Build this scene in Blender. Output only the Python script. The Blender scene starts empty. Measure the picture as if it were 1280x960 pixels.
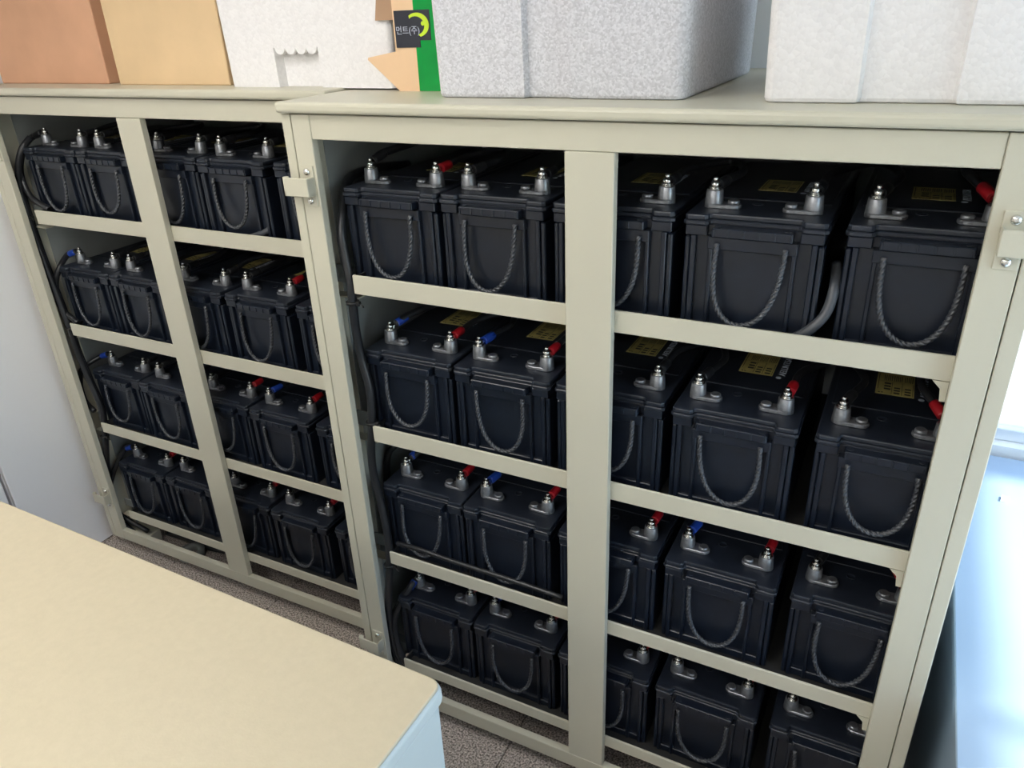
import bpy, bmesh, math, random
from mathutils import Vector, Matrix
random.seed(7)
sc = bpy.context.scene
COL = sc.collection
S = 1.2            # metres per modelling unit (one unit = the clear opening of a battery cabinet)
FLOOR = -1.235     # floor level in modelling units (cabinet datum = 0)
PI = math.pi

# ------------------------------------------------------------------ camera
F_PX, YAW, PITCH, ROLL = 954.606, -0.488282, -0.454244, -0.041728
CAM = Vector((0.911775, -1.034452, 0.276054))
_cy, _sy, _cp, _sp = math.cos(YAW), math.sin(YAW), math.cos(PITCH), math.sin(PITCH)
_f = Vector((_sy*_cp, _cy*_cp, _sp)); _r = Vector((_cy, -_sy, 0)); _u = _r.cross(_f)
RIGHT = math.cos(ROLL)*_r + math.sin(ROLL)*_u
UP = -math.sin(ROLL)*_r + math.cos(ROLL)*_u
def W(v):                       # modelling units -> metres, floor at z = 0
    return Vector((v[0]*S, v[1]*S, (v[2]-FLOOR)*S))
cd = bpy.data.cameras.new('camera'); cam = bpy.data.objects.new('camera', cd); COL.objects.link(cam)
cd.sensor_width = 36; cd.lens = 36*F_PX/1280; cd.clip_start = 0.02; cd.clip_end = 200
m = Matrix((RIGHT, UP, -_f)).transposed().to_4x4(); m.translation = W(CAM)
cam.matrix_world = m; sc.camera = cam
def on_y(u, v, Y):              # photo pixel -> point on the upright plane Y
    d = RIGHT*((u-640)/F_PX) + UP*(-(v-480)/F_PX) + _f
    return CAM + d*((Y-CAM.y)/d.y)

# ------------------------------------------------------------------ world, sun, exposure
world = bpy.data.worlds.new('sky'); sc.world = world; world.use_nodes = True
nt = world.node_tree
bg = nt.nodes['Background']
sky = nt.nodes.new('ShaderNodeTexSky'); sky.sky_type = 'NISHITA'; sky.sun_disc = False
sky.sun_elevation = math.radians(60); sky.sun_rotation = math.radians(95)
nt.links.new(sky.outputs[0], bg.inputs[0]); bg.inputs[1].default_value = .85
sd = bpy.data.lights.new('sun', 'SUN'); sd.energy = 9; sd.angle = math.radians(3); sd.color = (1, .96, .9)
so = bpy.data.objects.new('sun', sd); COL.objects.link(so)
so.rotation_euler = Vector((-.487, -.02, -.858)).to_track_quat('-Z', 'Y').to_euler(); so.location = (4, 0, 6)
LAMP_STRENGTH = 15
sc.view_settings.view_transform = 'Standard'; sc.view_settings.look = 'None'
sc.view_settings.gamma = 1; sc.view_settings.use_curve_mapping = False
sc.view_settings.exposure = 0.0

# ------------------------------------------------------------------ materials
MATS = {}
def mat(name, col, rough=.5, metal=0, noise=None, bump=None, spec=.5, coat=0):
    """noise=(scale, amount, detail) mottles the colour, bump=(scale, strength, detail)"""
    if name in MATS: return MATS[name]
    M = bpy.data.materials.new(name); M.use_nodes = True
    n = M.node_tree.nodes; l = M.node_tree.links; b = n['Principled BSDF']
    b.inputs['Base Color'].default_value = (*col, 1); b.inputs['Roughness'].default_value = rough
    b.inputs['Metallic'].default_value = metal; b.inputs['Specular IOR Level'].default_value = spec
    b.inputs['Coat Weight'].default_value = coat
    if noise or bump:
        tc = n.new('ShaderNodeTexCoord')
    if noise:
        t = n.new('ShaderNodeTexNoise'); t.inputs['Scale'].default_value = noise[0]; t.inputs['Detail'].default_value = noise[2]
        l.new(tc.outputs['Object'], t.inputs['Vector'])
        r = n.new('ShaderNodeValToRGB'); a = noise[1]
        r.color_ramp.elements[0].position = .3; r.color_ramp.elements[1].position = .7
        r.color_ramp.elements[0].color = (*[c*(1-a) for c in col], 1)
        r.color_ramp.elements[1].color = (*[min(1, c*(1+a)) for c in col], 1)
        l.new(t.outputs['Fac'], r.inputs[0]); l.new(r.outputs[0], b.inputs['Base Color'])
    if bump:
        t = n.new('ShaderNodeTexNoise'); t.inputs['Scale'].default_value = bump[0]; t.inputs['Detail'].default_value = bump[2]
        l.new(tc.outputs['Object'], t.inputs['Vector'])
        bp = n.new('ShaderNodeBump'); bp.inputs['Strength'].default_value = bump[1]; bp.inputs['Distance'].default_value = .004
        l.new(t.outputs['Fac'], bp.inputs['Height']); l.new(bp.outputs[0], b.inputs['Normal'])
    MATS[name] = M
    return M
def eps(name, dark, light, scale):          # expanded polystyrene: beads of two tones with relief
    M = bpy.data.materials.new(name); M.use_nodes = True
    n = M.node_tree.nodes; l = M.node_tree.links; b = n['Principled BSDF']
    b.inputs['Roughness'].default_value = .75; b.inputs['Subsurface Weight'].default_value = 0
    tc = n.new('ShaderNodeTexCoord'); v = n.new('ShaderNodeTexVoronoi'); v.inputs['Scale'].default_value = scale
    l.new(tc.outputs['Object'], v.inputs['Vector'])
    r = n.new('ShaderNodeValToRGB'); r.color_ramp.elements[0].color = (*dark, 1); r.color_ramp.elements[1].color = (*light, 1)
    sx = n.new('ShaderNodeSeparateColor'); l.new(v.outputs['Color'], sx.inputs[0]); l.new(sx.outputs[0], r.inputs[0])
    l.new(r.outputs[0], b.inputs['Base Color'])
    bp = n.new('ShaderNodeBump'); bp.inputs['Strength'].default_value = .25; bp.inputs['Distance'].default_value = .002; bp.invert = True
    l.new(v.outputs['Distance'], bp.inputs['Height']); l.new(bp.outputs[0], b.inputs['Normal'])
    return M
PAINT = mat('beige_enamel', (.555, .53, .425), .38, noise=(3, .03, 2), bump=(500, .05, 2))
SHADE_IN = mat('shaded_enamel_inside', (.31, .33, .32), .5, noise=(4, .04, 2))  # shade of the cabinet interior put into a darker grey colour
SEAM = mat('dark_seam', (.03, .03, .03), .8)
PLASTIC = mat('black_case_plastic', (.0075, .0115, .0215), .34, noise=(30, .15, 3), bump=(900, .06, 2))  # black plastic tinted navy for the bluish shade inside the cabinets
PLASTIC_TOP = mat('black_cover_plastic', (.0150, .0195, .030), .38, noise=(40, .12, 3), bump=(1200, .10, 2))  # black cover, same navy shade tint in the colour
LEAD = mat('lead', (.31, .32, .345), .36, .75, noise=(120, .18, 3))
STEEL = mat('zinc_steel', (.78, .77, .74), .22, 1)
ROPE = mat('black_rope', (.055, .059, .068), .32, noise=(300, .3, 2))
CABLE = mat('black_cable', (.016, .017, .02), .35)
CABLE_GREY = mat('grey_cable', (.06, .065, .075), .4)
RED = mat('red_boot', (.42, .010, .018), .4)
BLUE = mat('blue_boot', (.015, .06, .40), .4)
YELLOW = mat('yellow_label', (.55, .47, .16), .5, noise=(60, .15, 2))
INK = mat('label_ink', (.03, .03, .02), .6)
WHITE_INK = mat('white_ink', (.5, .55, .65), .6)
EPS_GREY = eps('grey_polystyrene', (.50, .50, .54), (.70, .70, .745), 300)
EPS_WHITE = eps('white_polystyrene', (.77, .755, .765), (.83, .815, .825), 160)
CARD_BROWN = mat('brown_cardboard', (.66, .37, .23), .7, noise=(8, .06, 4))
CARD_TAN = mat('tan_cardboard', (.72, .52, .305), .7, noise=(8, .05, 4))
CARD_LIGHT = mat('light_cardboard', (.80, .55, .34), .7, noise=(8, .05, 4))
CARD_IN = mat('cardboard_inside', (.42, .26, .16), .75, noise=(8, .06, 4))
GREEN = mat('green_tape', (.0, .30, .05), .25, noise=(12, .15, 2))
BLACK_LABEL = mat('black_sticker', (.025, .027, .04), .4)
LIME = mat('lime_print', (.55, .75, .03), .5)
LOCKER = mat('white_enamel', (.93, .915, .925), .4)
WALL = mat('wall_paint', (.78, .78, .77), .7, noise=(5, .02, 2), bump=(200, .05, 2))
CEIL = mat('ceiling_board', (.80, .80, .78), .8, noise=(60, .03, 3))
FRAME = mat('window_aluminium', (.70, .72, .74), .3, .3)
PALE = mat('skylit_bench', (.30, .385, .47), .4, noise=(3, .03, 2))  # blue skylight in the shade put into the bench colour
CONC = mat('pale_concrete', (.62, .61, .58), .8, noise=(6, .08, 4))
CHIP = mat('white_chip', (.85, .85, .85), .6)
TRAY_BLACK = mat('black_tray', (.02, .02, .02), .7)  # plain near-black for the shelf trays
TAPE_GREY = mat('grey_tape', (.22, .23, .22), .5)
TIE = mat('black_nylon', (.012, .012, .012), .45)
def carpet_mat():
    M = bpy.data.materials.new('carpet_loop'); M.use_nodes = True
    n = M.node_tree.nodes; l = M.node_tree.links; b = n['Principled BSDF']; b.inputs['Roughness'].default_value = .95
    b.inputs['Specular IOR Level'].default_value = .1
    tc = n.new('ShaderNodeTexCoord'); t = n.new('ShaderNodeTexNoise'); t.inputs['Scale'].default_value = 190; t.inputs['Detail'].default_value = 3
    l.new(tc.outputs['Object'], t.inputs['Vector'])
    r = n.new('ShaderNodeValToRGB'); e = r.color_ramp.elements
    e[0].position = .36; e[0].color = (.16, .135, .12, 1); e[1].position = .66; e[1].color = (.74, .64, .57, 1)
    l.new(t.outputs['Fac'], r.inputs[0]); l.new(r.outputs[0], b.inputs['Base Color'])
    bp = n.new('ShaderNodeBump'); bp.inputs['Strength'].default_value = .9; bp.inputs['Distance'].default_value = .006
    l.new(t.outputs['Fac'], bp.inputs['Height']); l.new(bp.outputs[0], b.inputs['Normal'])
    return M
CARPET = carpet_mat()
def glass_mat():
    M = bpy.data.materials.new('window_glass'); M.use_nodes = True
    n = M.node_tree.nodes; l = M.node_tree.links; n.remove(n['Principled BSDF'])
    tr = n.new('ShaderNodeBsdfTransparent'); gl = n.new('ShaderNodeBsdfGlossy'); gl.inputs['Roughness'].default_value = .02
    tr.inputs[0].default_value = (.93, .97, .97, 1)
    mx = n.new('ShaderNodeMixShader'); mx.inputs[0].default_value = .05; l.new(tr.outputs[0], mx.inputs[1]); l.new(gl.outputs[0], mx.inputs[2])
    l.new(mx.outputs[0], n['Material Output'].inputs[0])
    return M
GLASS = glass_mat()
def lamp_mat():
    M = bpy.data.materials.new('lamp_diffuser'); M.use_nodes = True
    b = M.node_tree.nodes['Principled BSDF']; b.inputs['Base Color'].default_value = (.9, .9, .9, 1)
    b.inputs['Emission Color'].default_value = (1, .97, .91, 1); b.inputs['Emission Strength'].default_value = LAMP_STRENGTH
    return M
LAMP = lamp_mat()

# ------------------------------------------------------------------ mesh helpers (modelling units)
def box(bm, x0, x1, y0, y1, z0, z1, bev=0, seg=1):
    b2 = bmesh.new()
    v = [b2.verts.new((x, y, z)) for z in (z0, z1) for y in (y0, y1) for x in (x0, x1)]
    for f in ((0, 2, 3, 1), (4, 5, 7, 6), (0, 1, 5, 4), (2, 6, 7, 3), (0, 4, 6, 2), (1, 3, 7, 5)):
        b2.faces.new([v[i] for i in f])
    if bev: bmesh.ops.bevel(b2, geom=b2.edges[:], offset=bev, segments=seg, affect='EDGES', profile=.5)
    merge(bm, b2)
    return bm
def merge(bm, b2):
    me = bpy.data.meshes.new('tmp'); b2.to_mesh(me); b2.free(); bm.from_mesh(me); bpy.data.meshes.remove(me)
def prism(bm, pts, z0, z1, bev=0, axis='z', seg=1):
    b2 = bmesh.new()
    def P(a, b, c): return (a, b, c) if axis == 'z' else ((a, c, b) if axis == 'y' else (c, a, b))
    lo = [b2.verts.new(P(a, b, z0)) for a, b in pts]; hi = [b2.verts.new(P(a, b, z1)) for a, b in pts]
    n = len(pts)
    b2.faces.new(lo[::-1]); b2.faces.new(hi)
    for i in range(n): b2.faces.new((lo[i], lo[(i+1) % n], hi[(i+1) % n], hi[i]))
    bmesh.ops.recalc_face_normals(b2, faces=b2.faces[:])
    if bev:
        eds = [e for e in b2.edges if (e.verts[0] in hi) == (e.verts[1] in hi)]
        bmesh.ops.bevel(b2, geom=eds, offset=bev, segments=seg, affect='EDGES', profile=.5)
    merge(bm, b2)
    return bm
def lathe(bm, prof, c=(0, 0, 0), seg=16, axis=2):
    """prof = [(radius, height)...], closed at both ends"""
    rings = []
    for r, h in prof:
        ring = []
        for k in range(seg):
            a = 2*PI*k/seg; p = [r*math.cos(a), r*math.sin(a), h]
            if axis == 0: p = [p[2], p[0], p[1]]
            if axis == 1: p = [p[0], p[2], -p[1]]
            ring.append(bm.verts.new((p[0]+c[0], p[1]+c[1], p[2]+c[2])))
        rings.append(ring)
    for a, b in zip(rings, rings[1:]):
        for k in range(seg):
            f = bm.faces.new((a[k], a[(k+1) % seg], b[(k+1) % seg], b[k])); f.smooth = True
    bm.faces.new(rings[0][::-1]); bm.faces.new(rings[-1])
    return bm
def smooth_path(pts, n=8):
    """Catmull-Rom through pts"""
    P = [Vector(p) for p in pts]; P = [2*P[0]-P[1]] + P + [2*P[-1]-P[-2]]
    out = []
    for i in range(1, len(P)-2):
        for k in range(n):
            t = k/n; a, b, c, d = P[i-1:i+3]
            out.append(.5*((2*b) + (c-a)*t + (2*a-5*b+4*c-d)*t*t + (-a+3*b-3*c+d)*t**3))
    out.append(P[-2])
    return out
def tube(bm, path, rad, seg=10, lobes=0, depth=0, twist=0):
    """sweep; lobes/depth/twist give a laid rope section"""
    path = [Vector(p) for p in path]; rings = []
    t0 = (path[1]-path[0]).normalized(); nrm = t0.orthogonal().normalized(); s = 0
    for i, p in enumerate(path):
        t = (path[min(i+1, len(path)-1)]-path[max(i-1, 0)]).normalized()
        nrm = (nrm - t*nrm.dot(t)).normalized(); bn = t.cross(nrm)
        if i: s += (p-path[i-1]).length
        ring = []
        for k in range(seg):
            a = 2*PI*k/seg
            r = rad(i/(len(path)-1)) if callable(rad) else rad
            if lobes: r *= 1 - depth + depth*abs(math.cos(lobes*.5*a))*1.6
            b = a + s*twist
            ring.append(bm.verts.new(p + nrm*(r*math.cos(b)) + bn*(r*math.sin(b))))
        rings.append(ring)
    for a, b in zip(rings, rings[1:]):
        for k in range(seg):
            f = bm.faces.new((a[k], a[(k+1) % seg], b[(k+1) % seg], b[k])); f.smooth = True
    bm.faces.new(rings[0][::-1]); bm.faces.new(rings[-1])
    return bm
def mesh_of(bm, name, material):
    bmesh.ops.scale(bm, vec=(S, S, S), verts=bm.verts[:])
    bmesh.ops.recalc_face_normals(bm, faces=bm.faces[:])
    me = bpy.data.meshes.new(name); bm.to_mesh(me); bm.free(); me.materials.append(material)
    return me
def tag(o, label=None, cat=None, group=None, kind=None):
    if label: o['label'] = label
    if cat: o['category'] = cat
    if group: o['group'] = group
    if kind: o['kind'] = kind
    return o
def obj(name, bm, material, parent=None, loc=None):
    """one mesh object; loc in modelling units (local to the parent when there is one)"""
    me = bm if isinstance(bm, bpy.types.Mesh) else mesh_of(bm, name, material)
    o = bpy.data.objects.new(name, me); COL.objects.link(o)
    if parent: o.parent = parent; o.location = Vector(loc or (0, 0, 0))*S
    else: o.location = W(loc) if loc else W((0, 0, 0))
    return o
def thing(name, loc, label, cat, group=None):
    o = bpy.data.objects.new(name, None); COL.objects.link(o); o.location = W(loc); o.empty_display_size = .05
    return tag(o, label, cat, group)
def copy_tree(o, parent=None):
    c = o.copy(); COL.objects.link(c); c.parent = parent
    for ch in list(o.children): copy_tree(ch, c)
    return c
N = bmesh.new

# ------------------------------------------------------------------ the room
BACK, LEFT, RWALL, FRONT, CEILZ = .84, -3.2, 1.78, -3.0, 1.05
fl = tag(obj('floor', box(N(), LEFT-.1, RWALL+.1, FRONT-.1, BACK+.1, FLOOR-.1, FLOOR-.006), CARPET), kind='structure')
T = .4167
tile_me = None
tx0 = .3075
for i in range(-4, 4):
    for j in range(-2, 3):
        x, y = tx0+i*T, -.03+j*T-.2
        if y+T > BACK: continue
        if tile_me is None:
            tile_me = mesh_of(box(N(), .0012, T-.0012, .0012, T-.0012, -.006, 0, .0015), 'carpet_tile', CARPET)
        obj('carpet_tile', tile_me, CARPET, fl, (x, y, FLOOR))
tag(obj('ceiling', box(N(), LEFT-.1, RWALL+.1, FRONT-.1, BACK+.1, CEILZ, CEILZ+.1), CEIL), kind='structure')
tag(obj('wall_left', box(N(), LEFT-.1, LEFT, FRONT-.1, BACK+.1, FLOOR, CEILZ), WALL), kind='structure')
tag(obj('wall_front', box(N(), LEFT, RWALL, FRONT-.1, FRONT, FLOOR, CEILZ), WALL), kind='structure')
WZ0, WZ1 = -.68, .55
BX0, BX1 = 1.13, 1.70
bw = N()
box(bw, LEFT, BX0, BACK, BACK+.1, FLOOR, CEILZ); box(bw, BX1, RWALL+.1, BACK, BACK+.1, FLOOR, CEILZ)
box(bw, BX0, BX1, BACK, BACK+.1, FLOOR, WZ0); box(bw, BX0, BX1, BACK, BACK+.1, WZ1, CEILZ)
tag(obj('wall_back', bw, WALL), kind='structure')
RY0, RY1 = -.75, .78
rw = N()
box(rw, RWALL, RWALL+.1, FRONT-.1, RY0, FLOOR, CEILZ); box(rw, RWALL, RWALL+.1, RY1, BACK, FLOOR, CEILZ)
box(rw, RWALL, RWALL+.1, RY0, RY1, FLOOR, WZ0); box(rw, RWALL, RWALL+.1, RY0, RY1, WZ1, CEILZ)
tag(obj('wall_right', rw, WALL), kind='structure')
def window(name, axis, a0, a1, p, n_panes):
    def bx(bm, a, b, q0, q1, z0, z1): return box(bm, a, b, q0, q1, z0, z1, .002) if axis == 'x' else box(bm, q0, q1, a, b, z0, z1, .002)
    fb = N(); t = .03
    bx(fb, a0, a1, p+.03, p+.07, WZ0, WZ0+t); bx(fb, a0, a1, p+.03, p+.07, WZ1-t, WZ1)
    for k in range(n_panes+1):
        c = a0 + (a1-a0-t)*k/n_panes; bx(fb, c, c+t, p+.03, p+.07, WZ0+t, WZ1-t)
    w = tag(obj(name, fb, FRAME), kind='structure')
    for k in range(n_panes):
        c = a0 + (a1-a0-t)*k/n_panes; d = a0 + (a1-a0-t)*(k+1)/n_panes
        obj('pane', bx(N(), c+t, d, p+.048, p+.052, WZ0+t, WZ1-t), GLASS, w)
window('window_1', 'x', BX0, BX1, BACK, 1)
window('window_2', 'y', RY0, RY1, RWALL, 2)
tag(obj('balcony_floor', box(N(), -6, 12, BACK+.1, 9, FLOOR-.2, FLOOR-.05), CONC), kind='structure')
tag(obj('terrace_floor', box(N(), RWALL+.1, 12, -9, BACK+.1, FLOOR-.2, FLOOR-.05), CONC), kind='structure')

# ceiling lamps
lamp_spots = [(-.28, -.70), (.0, -1.5), (.9, -2.6), (-.75, -2.3), (.0, -2.3)]
lamp_labels = ['above the aisle between the low cabinet and battery cabinets', 'above the low cabinet', 'at the room end by the window', 'at the room end on the locker side', 'at the middle of the room end']
for k, (x, y) in enumerate(lamp_spots):
    t = thing('ceiling_lamp', (x, y, CEILZ-.03), 'flat ceiling lamp panel ' + lamp_labels[k], 'ceiling lamp', 'ceiling lamps')
    fb = N()
    for a in ((-.26, .26, -.26, -.245), (-.26, .26, .245, .26), (-.26, -.245, -.245, .245), (.245, .26, -.245, .245)):
        box(fb, *a, 0, .03)
    obj('frame', fb, FRAME, t)
    obj('diffuser', box(N(), -.245, .245, -.245, .245, .008, .03), LAMP, t)

# ------------------------------------------------------------------ battery cabinets
Z_OPEN, Z_RAIL, LID0, LID1 = .094, .134, .1365, .1545
BARS = [(-.181, -.145), (-.495, -.459), (-.805, -.773), (-1.1165, -1.088)]
DEPTH = .66
def hinge(parent, x, z, side, knuckle=True):
    """bolted bracket: plate with two screws, strap bent out past the cabinet edge, barrel at its end"""
    pl = N(); box(pl, x-.013, x+.013, -.003, 0, z-.036, z+.034, .0008)
    p = obj('hinge_plate', pl, PAINT, parent)
    for dz in (.024, -.026):
        sb = N(); lathe(sb, [(.0062, 0), (.0062, .002), (.004, .0045), (.0015, .005)], (x, -.003, z+dz), 12, 1)
        for v in sb.verts: v.co.y = -.003 - (v.co.y+.003)
        obj('screw', sb, STEEL, p)
    st = N(); a, b = x+side*.013, x-side*.038     # a = inner end, b = outer end
    lo, hi = min(a, b), max(a, b)
    box(st, lo, hi, -.022, -.019, z-.016, z+.016, .0012)
    box(st, min(a, a-side*.003), max(a, a-side*.003), -.021, -.002, z-.016, z+.016, .0012)
    obj('hinge_strap', st, PAINT, p)
    kb = N(); lathe(kb, [(.0055, -.016), (.0055, .016)], (b, -.0165, z), 12)
    obj('hinge_barrel', kb, PAINT, p)
def make_cabinet(loc, label, hinges):
    t = thing('battery_cabinet', loc, label, 'cabinet', 'battery cabinets')
    bx = lambda *a, **k: box(N(), *a, **k)
    lid = N(); box(lid, -.062, 1.067, -.012, DEPTH+.004, LID0, LID1, .006, 3)
    for f in lid.faces: f.smooth = False
    obj('lid', lid, PAINT, t)
    fl_ = FLOOR+.038
    for a, b in ((-.060, -.0405), (1.0425, 1.063)):
        obj('side_panel', bx(a, b, .0, DEPTH, fl_, LID0-.003, bev=.0012), PAINT, t)
    for a, b in ((-.0403, -.0385), (1.0405, 1.0423)): obj('side_shade', bx(a, b, .075, DEPTH-.009, fl_+.002, LID0-.009), SHADE_IN, t)  # thin plates added to darken the inner walls where light fades
    obj('back_panel', bx(-.040, 1.042, DEPTH-.008, DEPTH, fl_, LID0-.003), SHADE_IN, t)
    obj('top_panel', bx(-.040, 1.042, .018, DEPTH-.008, Z_RAIL-.006, LID0-.001), SHADE_IN, t)
    for a, b in ((-.039, 0), (1.0, 1.041)):
        obj('stile', bx(a, b, .0, .016, fl_, Z_RAIL, bev=.0012), PAINT, t)
    obj('top_rail', bx(.0005, .9995, .001, .016, Z_OPEN, Z_RAIL, bev=.0012), PAINT, t)
    obj('bottom_rail', bx(.0005, .9995, .0, .016, fl_, -1.160, bev=.0012), PAINT, t)
    obj('center_post', bx(.4622, .5383, .0, .016, -1.1595, Z_OPEN-.0005, bev=.0012), PAINT, t)
    obj('base_beam', bx(-.040, 1.042, .30, .33, fl_, fl_+.03), SHADE_IN, t)
    for k, (z0, z1) in enumerate(BARS):
        bar = bx(.033, 1.040, .017, .022, z0, z1, bev=.001)
        obj('shelf_rail', bar, PAINT, t)
        tr = N(); box(tr, .033, 1.041, .022, .56, z0, z0+.008); box(tr, .033, .036, .022, .56, z0+.008, z1-.004)
        obj('shelf_tray', tr, TRAY_BLACK, t)
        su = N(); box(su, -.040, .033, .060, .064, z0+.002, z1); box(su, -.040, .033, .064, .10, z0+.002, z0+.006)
        obj('shelf_support', su, SHADE_IN, t)
        obj('cable_tab', bx(-.0385, .022, .040, .062, z0-.020, z0-.017, bev=.0006), PAINT, t)
        gs = N(); prism(gs, [(.980, z0-.001), (1.0, z0-.001), (1.0, z0-.030), (.993, z0-.030), (.991, z0-.012)], .018, .021, axis='y')
        obj('gusset', gs, PAINT, t)
    for x in (-.050, 1.02):
        for y in (.055, DEPTH-.06):
            f_ = N(); box(f_, x-.008, x+.11 if x < 0 else x+.035, y-.02, y+.03, FLOOR, fl_, .001); obj('foot', f_, PAINT, t)
    for h in hinges: hinge(t, *h)
    return t
CABR = (0, 0, 0); CABL = (-1.133, .1405, .004)
HS = [(-.018, .0165, 1), (1.026, .0155, -1), (-.018, -1.040, 1), (1.026, -1.040, -1)]
make_cabinet(CABR, 'beige steel battery cabinet with open front standing by the bright window', HS)
make_cabinet(CABL, 'beige steel battery cabinet with open front standing next to the white locker', HS)

# ------------------------------------------------------------------ batteries (local: front bottom centre at origin, y runs back)
LW, LZ, BL = .0985, .179, .43
def text_mesh(txt, size, name):
    c = bpy.data.curves.new(name, 'FONT'); c.body = txt; c.size = size; c.extrude = .0004; c.align_x = 'LEFT'
    o = bpy.data.objects.new(name, c); COL.objects.link(o)
    bpy.context.view_layer.update()
    me = bpy.data.meshes.new_from_object(o.evaluated_get(bpy.context.evaluated_depsgraph_get()))
    bpy.data.objects.remove(o); bpy.data.curves.remove(c); me.name = name
    return me
def rope_mesh(dx, bottom, out):
    pts = []
    for k in range(41):
        a = PI*k/40; x = -.047*math.cos(a); s = math.sin(a)**.70
        z = .134 - (.134-bottom)*s
        pts.append((x + dx*s, -.0045 - out*s, z))
    pts = [(-.047, -.002, .140)] + pts + [(.047, -.002, .140)]
    bm = N(); tube(bm, smooth_path(pts, 6), .0036, 12, 3, .34, 260)
    return mesh_of(bm, 'rope_handle', ROPE)
ROPES = [rope_mesh(0, .027, .005), rope_mesh(.006, .029, .007), rope_mesh(-.007, .024, .005), rope_mesh(.002, .038, .010)]
TXT = text_mesh('AELUNTSA', .016*S, 'lettering'); TXT.materials.append(WHITE_INK)
def make_battery():
    t = bpy.data.objects.new('battery', None); COL.objects.link(t); t.empty_display_size = .05
    c = N()                                                        # case with ribs
    prism(c, [(-.086, .012), (.086, .012), (.090, .42), (-.090, .42)], 0, .149, .002)
    for s in (-1, 1):
        for x, w in ((.083, .0075), (.0575, .006)):
            box(c, s*x-w/2*1.0, s*x+w/2, .0035, .0135, 0, .1485, .0012)
        box(c, s*.0915-.004, s*.0915+.004, .006, .42, .0, .146, .002)
        for y in (.10, .2, .3): box(c, min(s*.088, s*.0945), max(s*.088, s*.0945), y, y+.012, 0, .148, .001)
    box(c, -.087, .087, .006, .0135, 0, .016, .0015)
    box(c, -.0945, .0945, .0125, .424, .148, .164, .0015)           # collar
    for s in (-1, 1):
        a, b = sorted((s*.0635, s*.0945)); box(c, a, b, .0020, .02, .149, .164, .0012)
    obj('case', c, PLASTIC, t)
    h = N()                                                        # handle bar and the lip that carries the rope
    box(h, -.0615, .0615, .0005, .016, .131, .149, .001)
    box(h, -.055, .055, -.0075, .012, .1505, .1635, .0012)
    for k in range(6): box(h, -.0535+k*.0208, -.0505+k*.0208, -.0092, -.004, .1515, .1625, .0004)
    hb = obj('handle_bar', h, PLASTIC, t)
    for x in (-.047, .047):
        k = N(); lathe(k, [(.0042, 0), (.0042, .0012)], (x, 0, .164), 10); obj('rivet', k, LEAD if False else PLASTIC_TOP, hb)
    l = N()                                                        # cover: two stepped slabs with a notch at the front
    def outline(i, n):
        X, Y0, Y1 = LW-i, i, BL-i; q = .005
        return [(-X, Y0+q), (-X+q, Y0), (-n-.004, Y0), (-n, Y0+.004), (-n+.001, .0105+i), (-n+.004, .0125+i), (n-.004, .0125+i), (n-.001, .0105+i), (n, Y0+.004), (n+.004, Y0),
                (X-q, Y0), (X, Y0+q), (X, Y1-q), (X-q, Y1), (-X+q, Y1), (-X, Y1-q)]
    prism(l, outline(0, .0625), .164, .1705, .0014); prism(l, outline(.0018, .064), .1705, .179, .0022, seg=2)
    prism(l, [(-.088, .114), (.088, .114), (.088, .415), (-.088, .415)], .178, .1808, .0008)
    lid = obj('cover', l, PLASTIC_TOP, t)
    v = N(); lathe(v, [(.008, 0), (.008, .0012), (.0065, .0016), (.006, .0006), (.0005, .0006)], (-.012, .088, .1785), 16); obj('vent_cap', v, PLASTIC_TOP, lid)
    for s in (-1, 1):                                              # terminals
        X, Y = s*.069, .056
        e = N(); x2 = X - s*.029
        pts = []
        for k in range(9): a = PI/2 + PI*k/8; pts.append((-.0135*1.0+.0135*math.cos(a)*1.0+.0135, .0135*math.sin(a)))
        pl = [(X + s*-(p[0]) if False else X - s*p[0]*1.0, Y + p[1]) for p in pts]
        q = [(x2 - s*.0115*math.sin(PI*k/8), Y-.002 - .0115*math.cos(PI*k/8)) for k in range(9)]
        prism(e, pl + q, .179, .1852, .0012)
        lathe(e, [(.0134, .179), (.0132, .187), (.0118, .2035), (.0112, .2045)], (X, Y, 0), 20)
        lathe(e, [(.0086, .1850), (.0086, .1895), (.0070, .1910)], (x2, Y-.002, 0), 16)
        te = obj('terminal', e, LEAD, t)
        b = N(); lathe(b, [(.0098, .2045), (.0098, .2062)], (X, Y, 0), 18); lathe(b, [(.0075, .2062), (.0075, .2078)], (X, Y, 0), 16)
        lathe(b, [(.0066, .2078), (.0072, .2085), (.0072, .2140), (.0064, .2148)], (X, Y, 0), 6)
        lathe(b, [(.0038, .2148), (.0038, .2205), (.0030, .2215)], (X, Y, 0), 10)
        obj('terminal_bolt', b, STEEL, te)
    y0 = .175
    lb = N(); box(lb, -.029, .028, y0, y0+.085, .1808, .1812); lb = obj('sticker', lb, YELLOW, t)
    pr = N()
    for cx in (-.012, .003, .019):
        for k in range(3):
            if cx == -.012: box(pr, cx-.005, cx+.005, y0+.018+k*.011, y0+.024+k*.011, .1812, .1813)
            else: box(pr, cx-.005, cx+.004, y0+.006+k*.010, y0+.011+k*.010, .1812, .1813)
        box(pr, cx+.0065, cx+.0072, y0+.003, y0+.05, .1812, .1813)
        for k in range(5): box(pr, cx-.006+k*.0028, cx-.005+k*.0028, y0+.055, y0+.078, .1812, .1813)
    for k in range(2): box(pr, -.025+k*.0045, -.022+k*.0045, y0+.004, y0+.007, .1812, .1813)
    box(pr, -.0265, -.0255, y0+.018, y0+.08, .1812, .1813)
    obj('print', pr, INK, lb)
    em = N(); lathe(em, [(.0045, .1808), (.0045, .1811)], (.039, y0-.002, 0), 16); obj('emblem', em, WHITE_INK, t)
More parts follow.
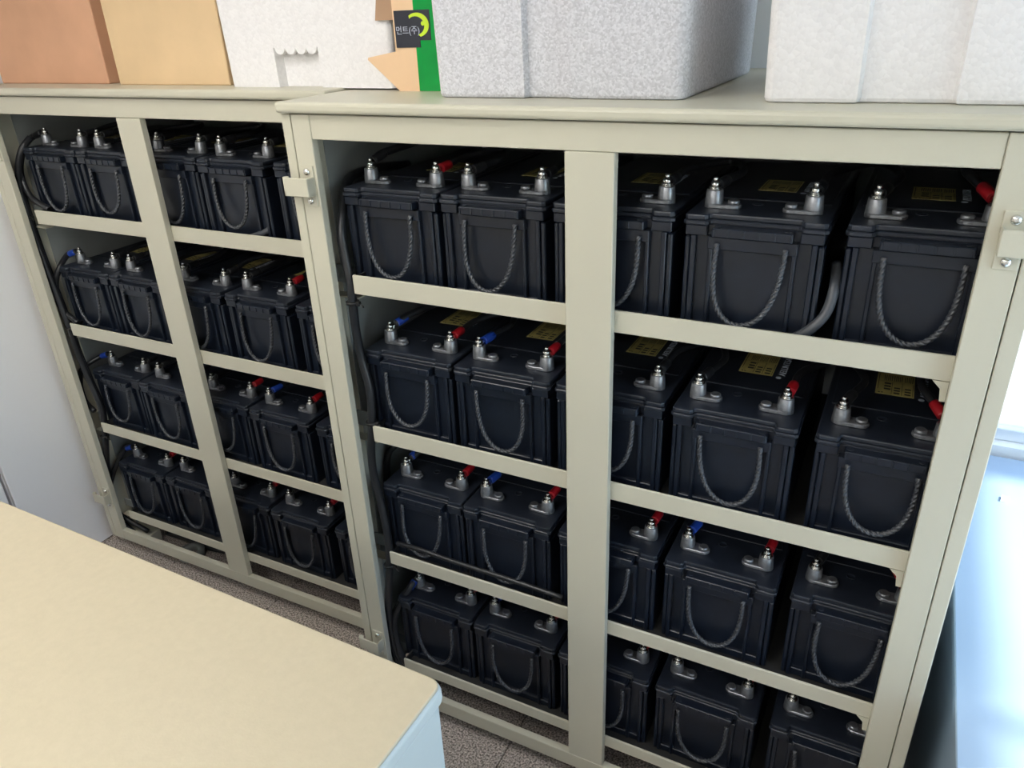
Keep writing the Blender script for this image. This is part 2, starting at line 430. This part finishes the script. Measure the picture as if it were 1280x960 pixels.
    tx = obj('lettering', TXT, WHITE_INK, t, (.048, y0+.008, .1810)); tx.rotation_euler = (0, 0, PI/2)
    obj('rope_handle', ROPES[0], ROPE, t)
    return t
proto = make_battery()
XS = [.1115, .3125, .5190, .7275, .9440]
ORD = ['first', 'second', 'third', 'fourth', 'fifth']; SHELF = ['top shelf', 'second shelf', 'third shelf', 'bottom shelf']
BY = .045
used = False
BPOS = {}
for ci, (cab, place) in enumerate(((CABR, 'cabinet by the window'), (CABL, 'cabinet by the white locker'))):
    for r in range(4):
        for k in range(5):
            o = proto if not used else copy_tree(proto); used = True
            dx, dy = random.uniform(-.0025, .0025), random.uniform(-.004, .004)
            x, y, z = cab[0]+XS[k]+dx, cab[1]+BY+dy, cab[2]+BARS[r][0]+.008+.0005
            o.location = W((x, y, z)); o.rotation_euler = (0, 0, random.uniform(-.008, .008))
            BPOS[(ci, r, k)] = (x, y, z)
            tag(o, 'black rope-handled battery, %s from side cables, %s, %s' % (ORD[k], SHELF[r], place), 'battery', 'batteries on the cabinet shelves')
            for ch in o.children:
                if ch.name.startswith('rope_handle'): ch.data = ROPES[(r*3+k*2+ci) % 4]

# ------------------------------------------------------------------ cables
def boot(parent, p, q, material):
    b = N(); P, Q = Vector(p), Vector(q)
    tube(b, [P, P.lerp(Q, .1), P.lerp(Q, .5), P.lerp(Q, .92), Q], lambda t: .0082 if t < .9 else .0068, 12)
    return obj('boot', b, material, parent)
def lug(parent, c, d):
    b = N(); lathe(b, [(.0088, 0), (.0088, .0016)], c, 14); C, D = Vector(c), Vector(d)
    tube(b, [C+Vector((0, 0, .001)), C.lerp(D, .5), D], .0042, 8)
    return obj('lug', b, STEEL, parent)
ALLK = [(r, k) for r in (2, 3) for k in range(5)]
REDS = ({(0, 0), (1, 0), (1, 1), (1, 3), *ALLK}, {(1, 3), (2, 2), (2, 3), (3, 2), (3, 3), (3, 0)})
BLUES = ({(1, 1), (2, 1), (2, 3), (3, 1)}, {(2, 3)})
def link(ci, r, k):
    a, b = BPOS[(ci, r, k)], BPOS[(ci, r, k+1)]
    place = ('cabinet by the window', 'cabinet by the white locker')[ci]
    t = thing('link_cable', a, 'black jumper cable joining %s and %s batteries, %s, %s' % (ORD[k], ORD[k+1], SHELF[r], place), 'cable', 'jumper cables between batteries')
    A = Vector((.069, .056, .2064)); B = Vector(b)-Vector(a) + Vector((-.069, .056, .2064))
    up = random.uniform(.006, .020)
    A1 = A+Vector((.002, .012, .002)); A2 = A1+Vector((.003, .026, .003)); B1 = B+Vector((.003, .012, .002)); B2 = B1+Vector((.007, .026, .003))
    pts = [A1.lerp(A2, .6), A2, A2+Vector((.008, .045, up*.6)), (A2+B2)/2+Vector((.02, .105, up)), B2+Vector((.012, .05, up*.6)), B2, B1.lerp(B2, .6)]
    obj('wire', tube(N(), smooth_path(pts, 6), .0062, 8), CABLE, t)
    boot(t, A1, A2, RED if (r, k) in REDS[ci] else CABLE); boot(t, B1, B2, BLUE if (r, k+1) in BLUES[ci] else CABLE)
    lug(t, A, A1); lug(t, B, B1)
for ci in range(2):
    for r in range(4):
        for k in range(4):
            link(ci, r, k)
# last terminal of each row: red booted riser going back
for ci in range(2):
    place = ('cabinet by the window', 'cabinet by the white locker')[ci]
    for r in range(4):
        a = BPOS[(ci, r, 4)]
        t = thing('end_cable', a, 'black cable with red boot on the end battery, %s, %s' % (SHELF[r], place), 'cable', 'end cables')
        A = Vector((.069, .056, .2064)); A1 = A+Vector((-.005, .010, .005)); A2 = A1+Vector((-.014, .020, .010))
        obj('wire', tube(N(), smooth_path([A1.lerp(A2, .6), A2, A2+Vector((-.02, .04, .012)), A2+Vector((-.01, .16, .005)), A2+Vector((0, .30, -.012))], 6), .0062, 8), CABLE, t)
        boot(t, A1, A2, RED); lug(t, A, A1)

def pix_path(pts):            # [(u, v, Y)...]
    return [on_y(*p) for p in pts]
def run_cable(name, pts, label, group, rad=.0075, material=CABLE, blue=None, ties=(), boot_mat=BLUE):
    P = [Vector(p) for p in pts]; o0 = P[0].copy()
    t = thing(name, o0, label, 'cable', group)
    path = smooth_path([p-o0 for p in P], 8)
    obj('wire', tube(N(), path, rad, 10), material, t)
    if blue:
        a, b = P[0]-o0, P[1]-o0
        boot(t, a.lerp(b, .1), a.lerp(b, .8), boot_mat); lug(t, Vector(blue)-o0, a.lerp(b, .12))
    for i in ties:
        p = P[i]-o0; b = N(); lathe(b, [(rad*1.5, -.0025), (rad*1.5, .0025)], p, 14); box(b, p.x+rad*1.3, p.x+rad*2.2, p.y-.006, p.y+.002, p.z-.004, p.z+.004, .001)
        tube(b, [p+Vector((rad*2.0, -.002, 0)), p+Vector((rad*3.4, -.006, -.004))], .0016, 6)
        obj('cable_tie', b, TIE, t)
    return t
def term(ci, r): return Vector(BPOS[(ci, r, 0)]) + Vector((-.069, .056, .2064))
# cabinet by the window: riser cables down the left side
main = [(429, 262, .055), (427, 282, .040), (431, 318, .030), (438, 352, .026), (441, 378, .026), (445, 412, .030), (452, 448, .034), (462, 486, .030), (465, 528, .026),
        (464, 560, .026), (467, 592, .030), (477, 632, .030), (485, 672, .026), (487, 706, .024), (486, 740, .026), (487, 780, .030), (497, 818, .034), (516, 842, .040)]
run_cable('riser_cable', [Vector((-.018, .30, .0)), Vector((-.020, .18, .012)), Vector((-.016, .10, .004))] + pix_path(main[1:]), 'thick black riser cable tied down the side, cabinet by the window', 'riser cables', .0085, ties=(6, 10, 15))
run_cable('riser_cable', [p+Vector((-.012, .014, .0)) for p in pix_path(main[2:-3])], 'black riser cable behind the tied one, cabinet by the window', 'riser cables', .0065)
T0 = term(0, 0)
run_cable('feed_cable', [T0+Vector((-.004, .012, .008)), T0+Vector((.005, .05, .02)), T0+Vector((.05, .16, .03)), T0+Vector((.16, .26, .028)), T0+Vector((.30, .30, .0))],
          'black feed cable arching back over the top shelf, cabinet by the window', 'feed cables', blue=T0, boot_mat=CABLE)
T0 = term(0, 1)
run_cable('feed_cable', [T0+Vector((.004, .012, .006)), T0+Vector((.018, .045, .016)), T0+Vector((.04, .12, .022)), T0+Vector((.0, .20, .018)), T0+Vector((-.044, .225, -.012)), T0+Vector((-.046, .23, -.09))],
          'black feed cable with blue boot, second shelf, cabinet by the window', 'feed cables', blue=T0)
T0 = term(0, 2)
run_cable('feed_cable', [T0+Vector((.004, .012, .006)), T0+Vector((.012, .040, .016)), T0+Vector((-.02, .07, .026)), T0+Vector((-.062, .03, .0)), T0+Vector((-.068, .012, -.06)), T0+Vector((-.058, -.008, -.12))],
          'black feed cable with blue boot, third shelf, cabinet by the window', 'feed cables', blue=T0)
T0 = term(0, 3)
p4 = [T0+Vector((-.004, -.010, -.004)), T0+Vector((-.012, -.034, -.022))] + pix_path([(494, 770, .040), (496, 800, .034), (506, 826, .030), (522, 846, .032)])
run_cable('feed_cable', p4, 'black feed cable with blue boot drooping forward, bottom shelf, cabinet by the window', 'feed cables', blue=T0)
run_cable('loop_cable', pix_path([(508, 846, .028), (492, 815, .034), (490, 775, .044), (500, 752, .075)]), 'black cable bundled at the foot of the risers, cabinet by the window', 'riser cables', .007)
run_cable('drop_cable', pix_path([(1046, 330, .10), (1043, 360, .060), (1032, 392, .046), (1012, 412, .040), (990, 424, .042)]),
          'grey cable drooping between fourth and fifth batteries on the top shelf', 'drop cables', .0075, CABLE_GREY)
run_cable('shelf_cable', [(.045, .034, -.758), (.10, .030, -.752), (.20, .029, -.7555), (.32, .029, -.757), (.44, .030, -.762)],
          'thin black cable lying behind the third shelf rail, cabinet by the window', 'shelf cables', .005)
# cabinet by the white locker
L_ = CABL[1]
mainL = [(38, 172, .075+L_), (27, 188, .045+L_), (23, 212, .035+L_), (26, 240, .030+L_), (36, 272, .026+L_), (46, 302, .028+L_), (60, 340, .028+L_), (74, 376, .028+L_), (87, 410, .026+L_), (97, 440, .028+L_),
         (112, 476, .030+L_), (127, 512, .028+L_), (131, 545, .026+L_), (133, 580, .028+L_), (137, 616, .030+L_), (148, 646, .034+L_), (172, 668, .045+L_), (205, 682, .07+L_)]
run_cable('riser_cable', pix_path(mainL), 'thick black riser cable tied down the side, cabinet by the white locker', 'riser cables', .0085, ties=(4, 8, 12))
run_cable('riser_cable', [p+Vector((-.010, .012, .0)) for p in pix_path(mainL[3:-3])], 'black riser cable behind the tied one, cabinet by the white locker', 'riser cables', .0065)
for r, pts, lab in ((0, [(30, 185, .06), (26, 215, .045), (38, 245, .035), (62, 262, .034)], 'top shelf'),
                    (1, [(74, 336, .05), (70, 356, .04), (76, 384, .034), (98, 404, .03)], 'second shelf'),
                    (2, [(104, 460, .05), (100, 478, .04), (106, 500, .034), (118, 514, .03)], 'third shelf'),
                    (3, [(142, 590, .045), (139, 614, .036), (150, 642, .034), (185, 664, .05)], 'bottom shelf')):
    T0 = term(1, r)
    run_cable('feed_cable', [T0+Vector((-.012, -.002, .003)), T0+Vector((-.042, -.010, -.008))] + pix_path([(u, v, y+L_) for u, v, y in pts]),
              'black feed cable %s, %s, cabinet by the white locker' % (('with blue boot', lab) if r else ('looping at the end battery', lab)), 'feed cables', blue=T0, boot_mat=BLUE if r else CABLE)
run_cable('drop_cable', pix_path([(352, 262, .12+L_), (346, 280, .07+L_), (330, 291, .05+L_), (314, 297, .045+L_)]),
          'grey cable drooping beside the fourth battery, top shelf, cabinet by the white locker', 'drop cables', .0075, CABLE_GREY)
run_cable('floor_cable', [(-1.06, .24, FLOOR+.02), (-.98, .25, FLOOR+.012), (-.88, .25, FLOOR+.010), (-.78, .27, FLOOR+.010), (-.66, .30, FLOOR+.010)],
          'black cable lying on the carpet under the cabinet by the white locker', 'floor cables', .009)
rg = N(); rp = [(.034*math.cos(2*PI*k/28), .034*math.sin(2*PI*k/28), .012) for k in range(28)]
lathe(rg, [(.024, .002), (.038, .0), (.040, .004), (.040, .020), (.038, .024), (.024, .022), (.022, .018), (.022, .006)], (0, 0, 0), 28)
bmesh.ops.delete(rg, geom=[f for f in rg.faces if len(f.verts) > 4], context='FACES_ONLY')
rv = list(rg.verts); n_ = 28
for k in range(n_): rg.faces.new((rv[7*n_+k], rv[7*n_+(k+1) % n_], rv[(k+1) % n_], rv[k]))
rgo = obj('tape_roll', rg, TAPE_GREY, None, (-.915, .205, FLOOR+.001)); tag(rgo, 'grey roll lying on the carpet under the cabinet by the white locker', 'tape roll')

# ------------------------------------------------------------------ boxes on top of the cabinets
TOP = LID1
def foam_box(loc, w, d, h, grooves, material, label, rad=.02, gd=.012, gz=None):
    """polystyrene box: walls with vertical grooves in the front face, and a lid"""
    t = thing('foam_box', loc, label, 'foam box')
    def outline(i=0, withg=True):
        p = []
        for cx, cy, a0 in ((w-rad-i, rad+i, -PI/2), (w-rad-i, d-rad-i, 0), (rad+i, d-rad-i, PI/2), (rad+i, rad+i, PI)):
            for k in range(7): a = a0+PI/2*k/6; p.append((cx+rad*math.cos(a), cy+rad*math.sin(a)))
        if withg:
            for a, b in grooves: p += [(a, i), (a+.004, gd), (b-.004, gd), (b, i)]
        return p
    b = N()
    if gz: prism(b, outline(0), 0, gz); prism(b, outline(0, False), gz, h)
    else: prism(b, outline(0), 0, h, .006, seg=2)
    for v in b.verts:                      # slight draft: wider at the top
        k = (v.co.z/h)*.010; v.co.x += (v.co.x-w/2)/(w/2)*k*.6; v.co.y += (v.co.y-d/2)/(d/2)*k*.6
    bo = obj('body', b, material, t)
    l = N(); prism(l, outline(-.008, False), h+.0005, h+.035, .006, seg=2); obj('lid', l, material, t)
    return t, bo
foam_box((.205, .078, TOP), .405, .46, .27, [(.158, .232)], EPS_GREY, 'grey speckled polystyrene foam box on the battery cabinet by the window')
foam_box((.718, .066, TOP), .345, .42, .29, [(.115, .225)], EPS_WHITE, 'clean white polystyrene foam box nearest the window on the battery cabinet', .016, .010)
t, bo = foam_box((-.352, .186, TOP+.003), .402, .36, .28, [(.128, .236)], EPS_WHITE, 'white polystyrene foam box bridging the two battery cabinets beside the tan carton', .012, .020, .072)
sb = N()
for k in range(4): lathe(sb, [(.0125, -.002), (.0125, .010)], (.143+k*.026, 0.0005, .072), 14, 1)
obj('scallop', sb, EPS_WHITE, bo)
def carton(name, loc, w, d, h, material, label):
    t = thing(name, loc, label, 'carton')
    obj('body', box(N(), 0, w, 0, d, 0, h, .002), material, t)
    obj('flap', box(N(), .001, w-.001, .001, d/2-.001, h+.0005, h+.005, .001), material, t)
    obj('flap', box(N(), .001, w-.001, d/2+.001, d-.001, h+.0005, h+.005, .001), material, t)
    return t
carton('carton', (-1.19, .232, TOP+.004), .405, .36, .26, CARD_BROWN, 'brown cardboard carton at the locker end of the battery cabinet top')
carton('carton', (-.725, .214, TOP+.004), .340, .34, .26, CARD_TAN, 'tan cardboard carton between the brown carton and a white foam box')
# open carton with green tape
t = thing('open_carton', (.068, .172, TOP), 'open cardboard carton with green tape and black sticker beside the grey foam box', 'carton')
cb = N(); w, d, h, k = .125, .30, .26, .004
box(cb, 0, w, 0, k, 0, h); box(cb, 0, w, d-k, d, 0, h); box(cb, w-k, w, k, d-k, 0, h); box(cb, 0, w, k, d-k, 0, k); box(cb, 0, w, k, d-k, h-k, h)
obj('body', cb, CARD_LIGHT, t)
fp = N(); prism(fp, [(0, 0), (0, .064), (-.063, .0545), (-.064, .051)], -.0005, .0025, axis='y')
fo = obj('flap', fp, CARD_LIGHT, t, (0, .001, .001)); fo.rotation_euler = (0, 0, -.03)
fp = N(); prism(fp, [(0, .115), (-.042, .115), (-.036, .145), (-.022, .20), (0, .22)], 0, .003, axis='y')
fo = obj('flap', fp, CARD_IN, t, (0, .004, 0)); fo.rotation_euler = (0, 0, -.05); tag(fo, 'dark brown upper flap')  # inner side of the card, browner than the outside
obj('green_tape', box(N(), .044, .1245, -.0008, 0, .0005, h), GREEN, t)
sk = N(); box(sk, .004, .054, -.0018, -.0008, .071, .129); box(sk, .004, .076, -.0016, -.0009, .082, .129)
st = obj('sticker', sk, BLACK_LABEL, t)
cr = N(); pts = []
for a in range(17): q = math.radians(130-205*a/16); pts.append((.050+.024*math.cos(q), .106+.019*math.sin(q)))
for a in range(16, -1, -1): q = math.radians(130-205*a/16); pts.append((.047+.018*math.cos(q), .105+.0145*math.sin(q)))
prism(cr, pts, -.0024, -.0019, axis='y'); obj('crescent', cr, LIME, st)
dt = N(); lathe(dt, [(.0035, 0), (.0035, .0006)], (.062, -.0026, .108), 14, 1); obj('dot', dt, LIME, st)
km = text_mesh('먼트(주)', .0145*S, 'lettering'); km.materials.append(WHITE_INK)
ko = obj('lettering', km, WHITE_INK, st, (.006, -.0026, .093)); ko.rotation_euler = (PI/2, 0, 0)

# ------------------------------------------------------------------ foreground low cabinet, window bench, locker
k = 5.0
fx, fy, fz = .570, -.565, CAM.z-.1236*k
t = thing('low_cabinet', (fx, fy, FLOOR), 'beige low steel cabinet with rounded lid across the aisle from the battery cabinets', 'cabinet')
hz = fz-FLOOR; t.rotation_euler = (0, 0, math.radians(-1.0))
def rlid(x0, x1, y0, y1, z0, z1, r):
    p = []
    for cx, cy, a0 in ((x1-r, y0+r, -PI/2), (x1-r, y1-r, 0), (x0+r, y1-r, PI/2), (x0+r, y0+r, PI)):
        for q in range(6): a = a0+PI/2*q/5; p.append((cx+r*math.cos(a), cy+r*math.sin(a)))
    b = N(); prism(b, p, z0, z1, min(.005, (z1-z0)*.45), seg=3)
    return b
LOWTOP = mat('tan_enamel', (.50, .435, .31), .42, noise=(90, .03, 4), bump=(300, .05, 2))
LOWSIDE = mat('window_blue_side', (.52, .57, .565), .4)  # blue window light on the sides put into the colour
obj('lid', rlid(-1.5, 0, -.62, 0, hz-.025, hz-.0045, .012), LOWSIDE, t)
obj('lid_top', rlid(-1.498, -.002, -.618, -.002, hz-.0045, hz, .012), LOWTOP, t)  # top face split off so only the sides carry the window blue
obj('body', rlid(-1.496, -.004, -.616, -.004, .02, hz-.0255, .010), LOWSIDE, t)
obj('plinth', box(N(), -1.48, -.02, -.60, -.02, 0, .02), SEAM, t)
t = thing('window_bench', (1.106, -2.2, FLOOR), 'pale low bench cabinet under the bright window beside the battery cabinet', 'bench')
obj('top', box(N(), 0, RWALL-1.108, 0, 2.2+.825, .515, .535, .002), PALE, t)
obj('carcass', box(N(), .006, RWALL-1.112, .006, 2.2+.82, .0, .515), PALE, t)
c = N(); prism(c, [(0, 0), (.012, .004), (.016, .016), (.007, .012), (.003, .02)], 0, .008, .0006); obj('paint_chip', c, CHIP, t, (.088, 2.2+.622, .535))
for y0, y1, lab in ((-.072, .80, 'white steel storage locker touching the battery cabinet by the wall'), (-1.00, -.084, 'white steel storage locker farther along from the battery cabinets, across a dark gap')):
    t = thing('storage_locker', (-1.245, y0, FLOOR), lab, 'locker', 'white lockers in a row')
    n = y1-y0
    obj('carcass', box(N(), -.45, -.014, 0, n, 0, 1.52, .002), LOCKER, t)
    dr = obj('door', box(N(), -.0135, 0, .001, n-.001, .004, 1.515, .0015), LOCKER, t)
    hb = N(); box(hb, 0, .012, .04, .055, .86, .98, .003); obj('handle', hb, FRAME, dr)
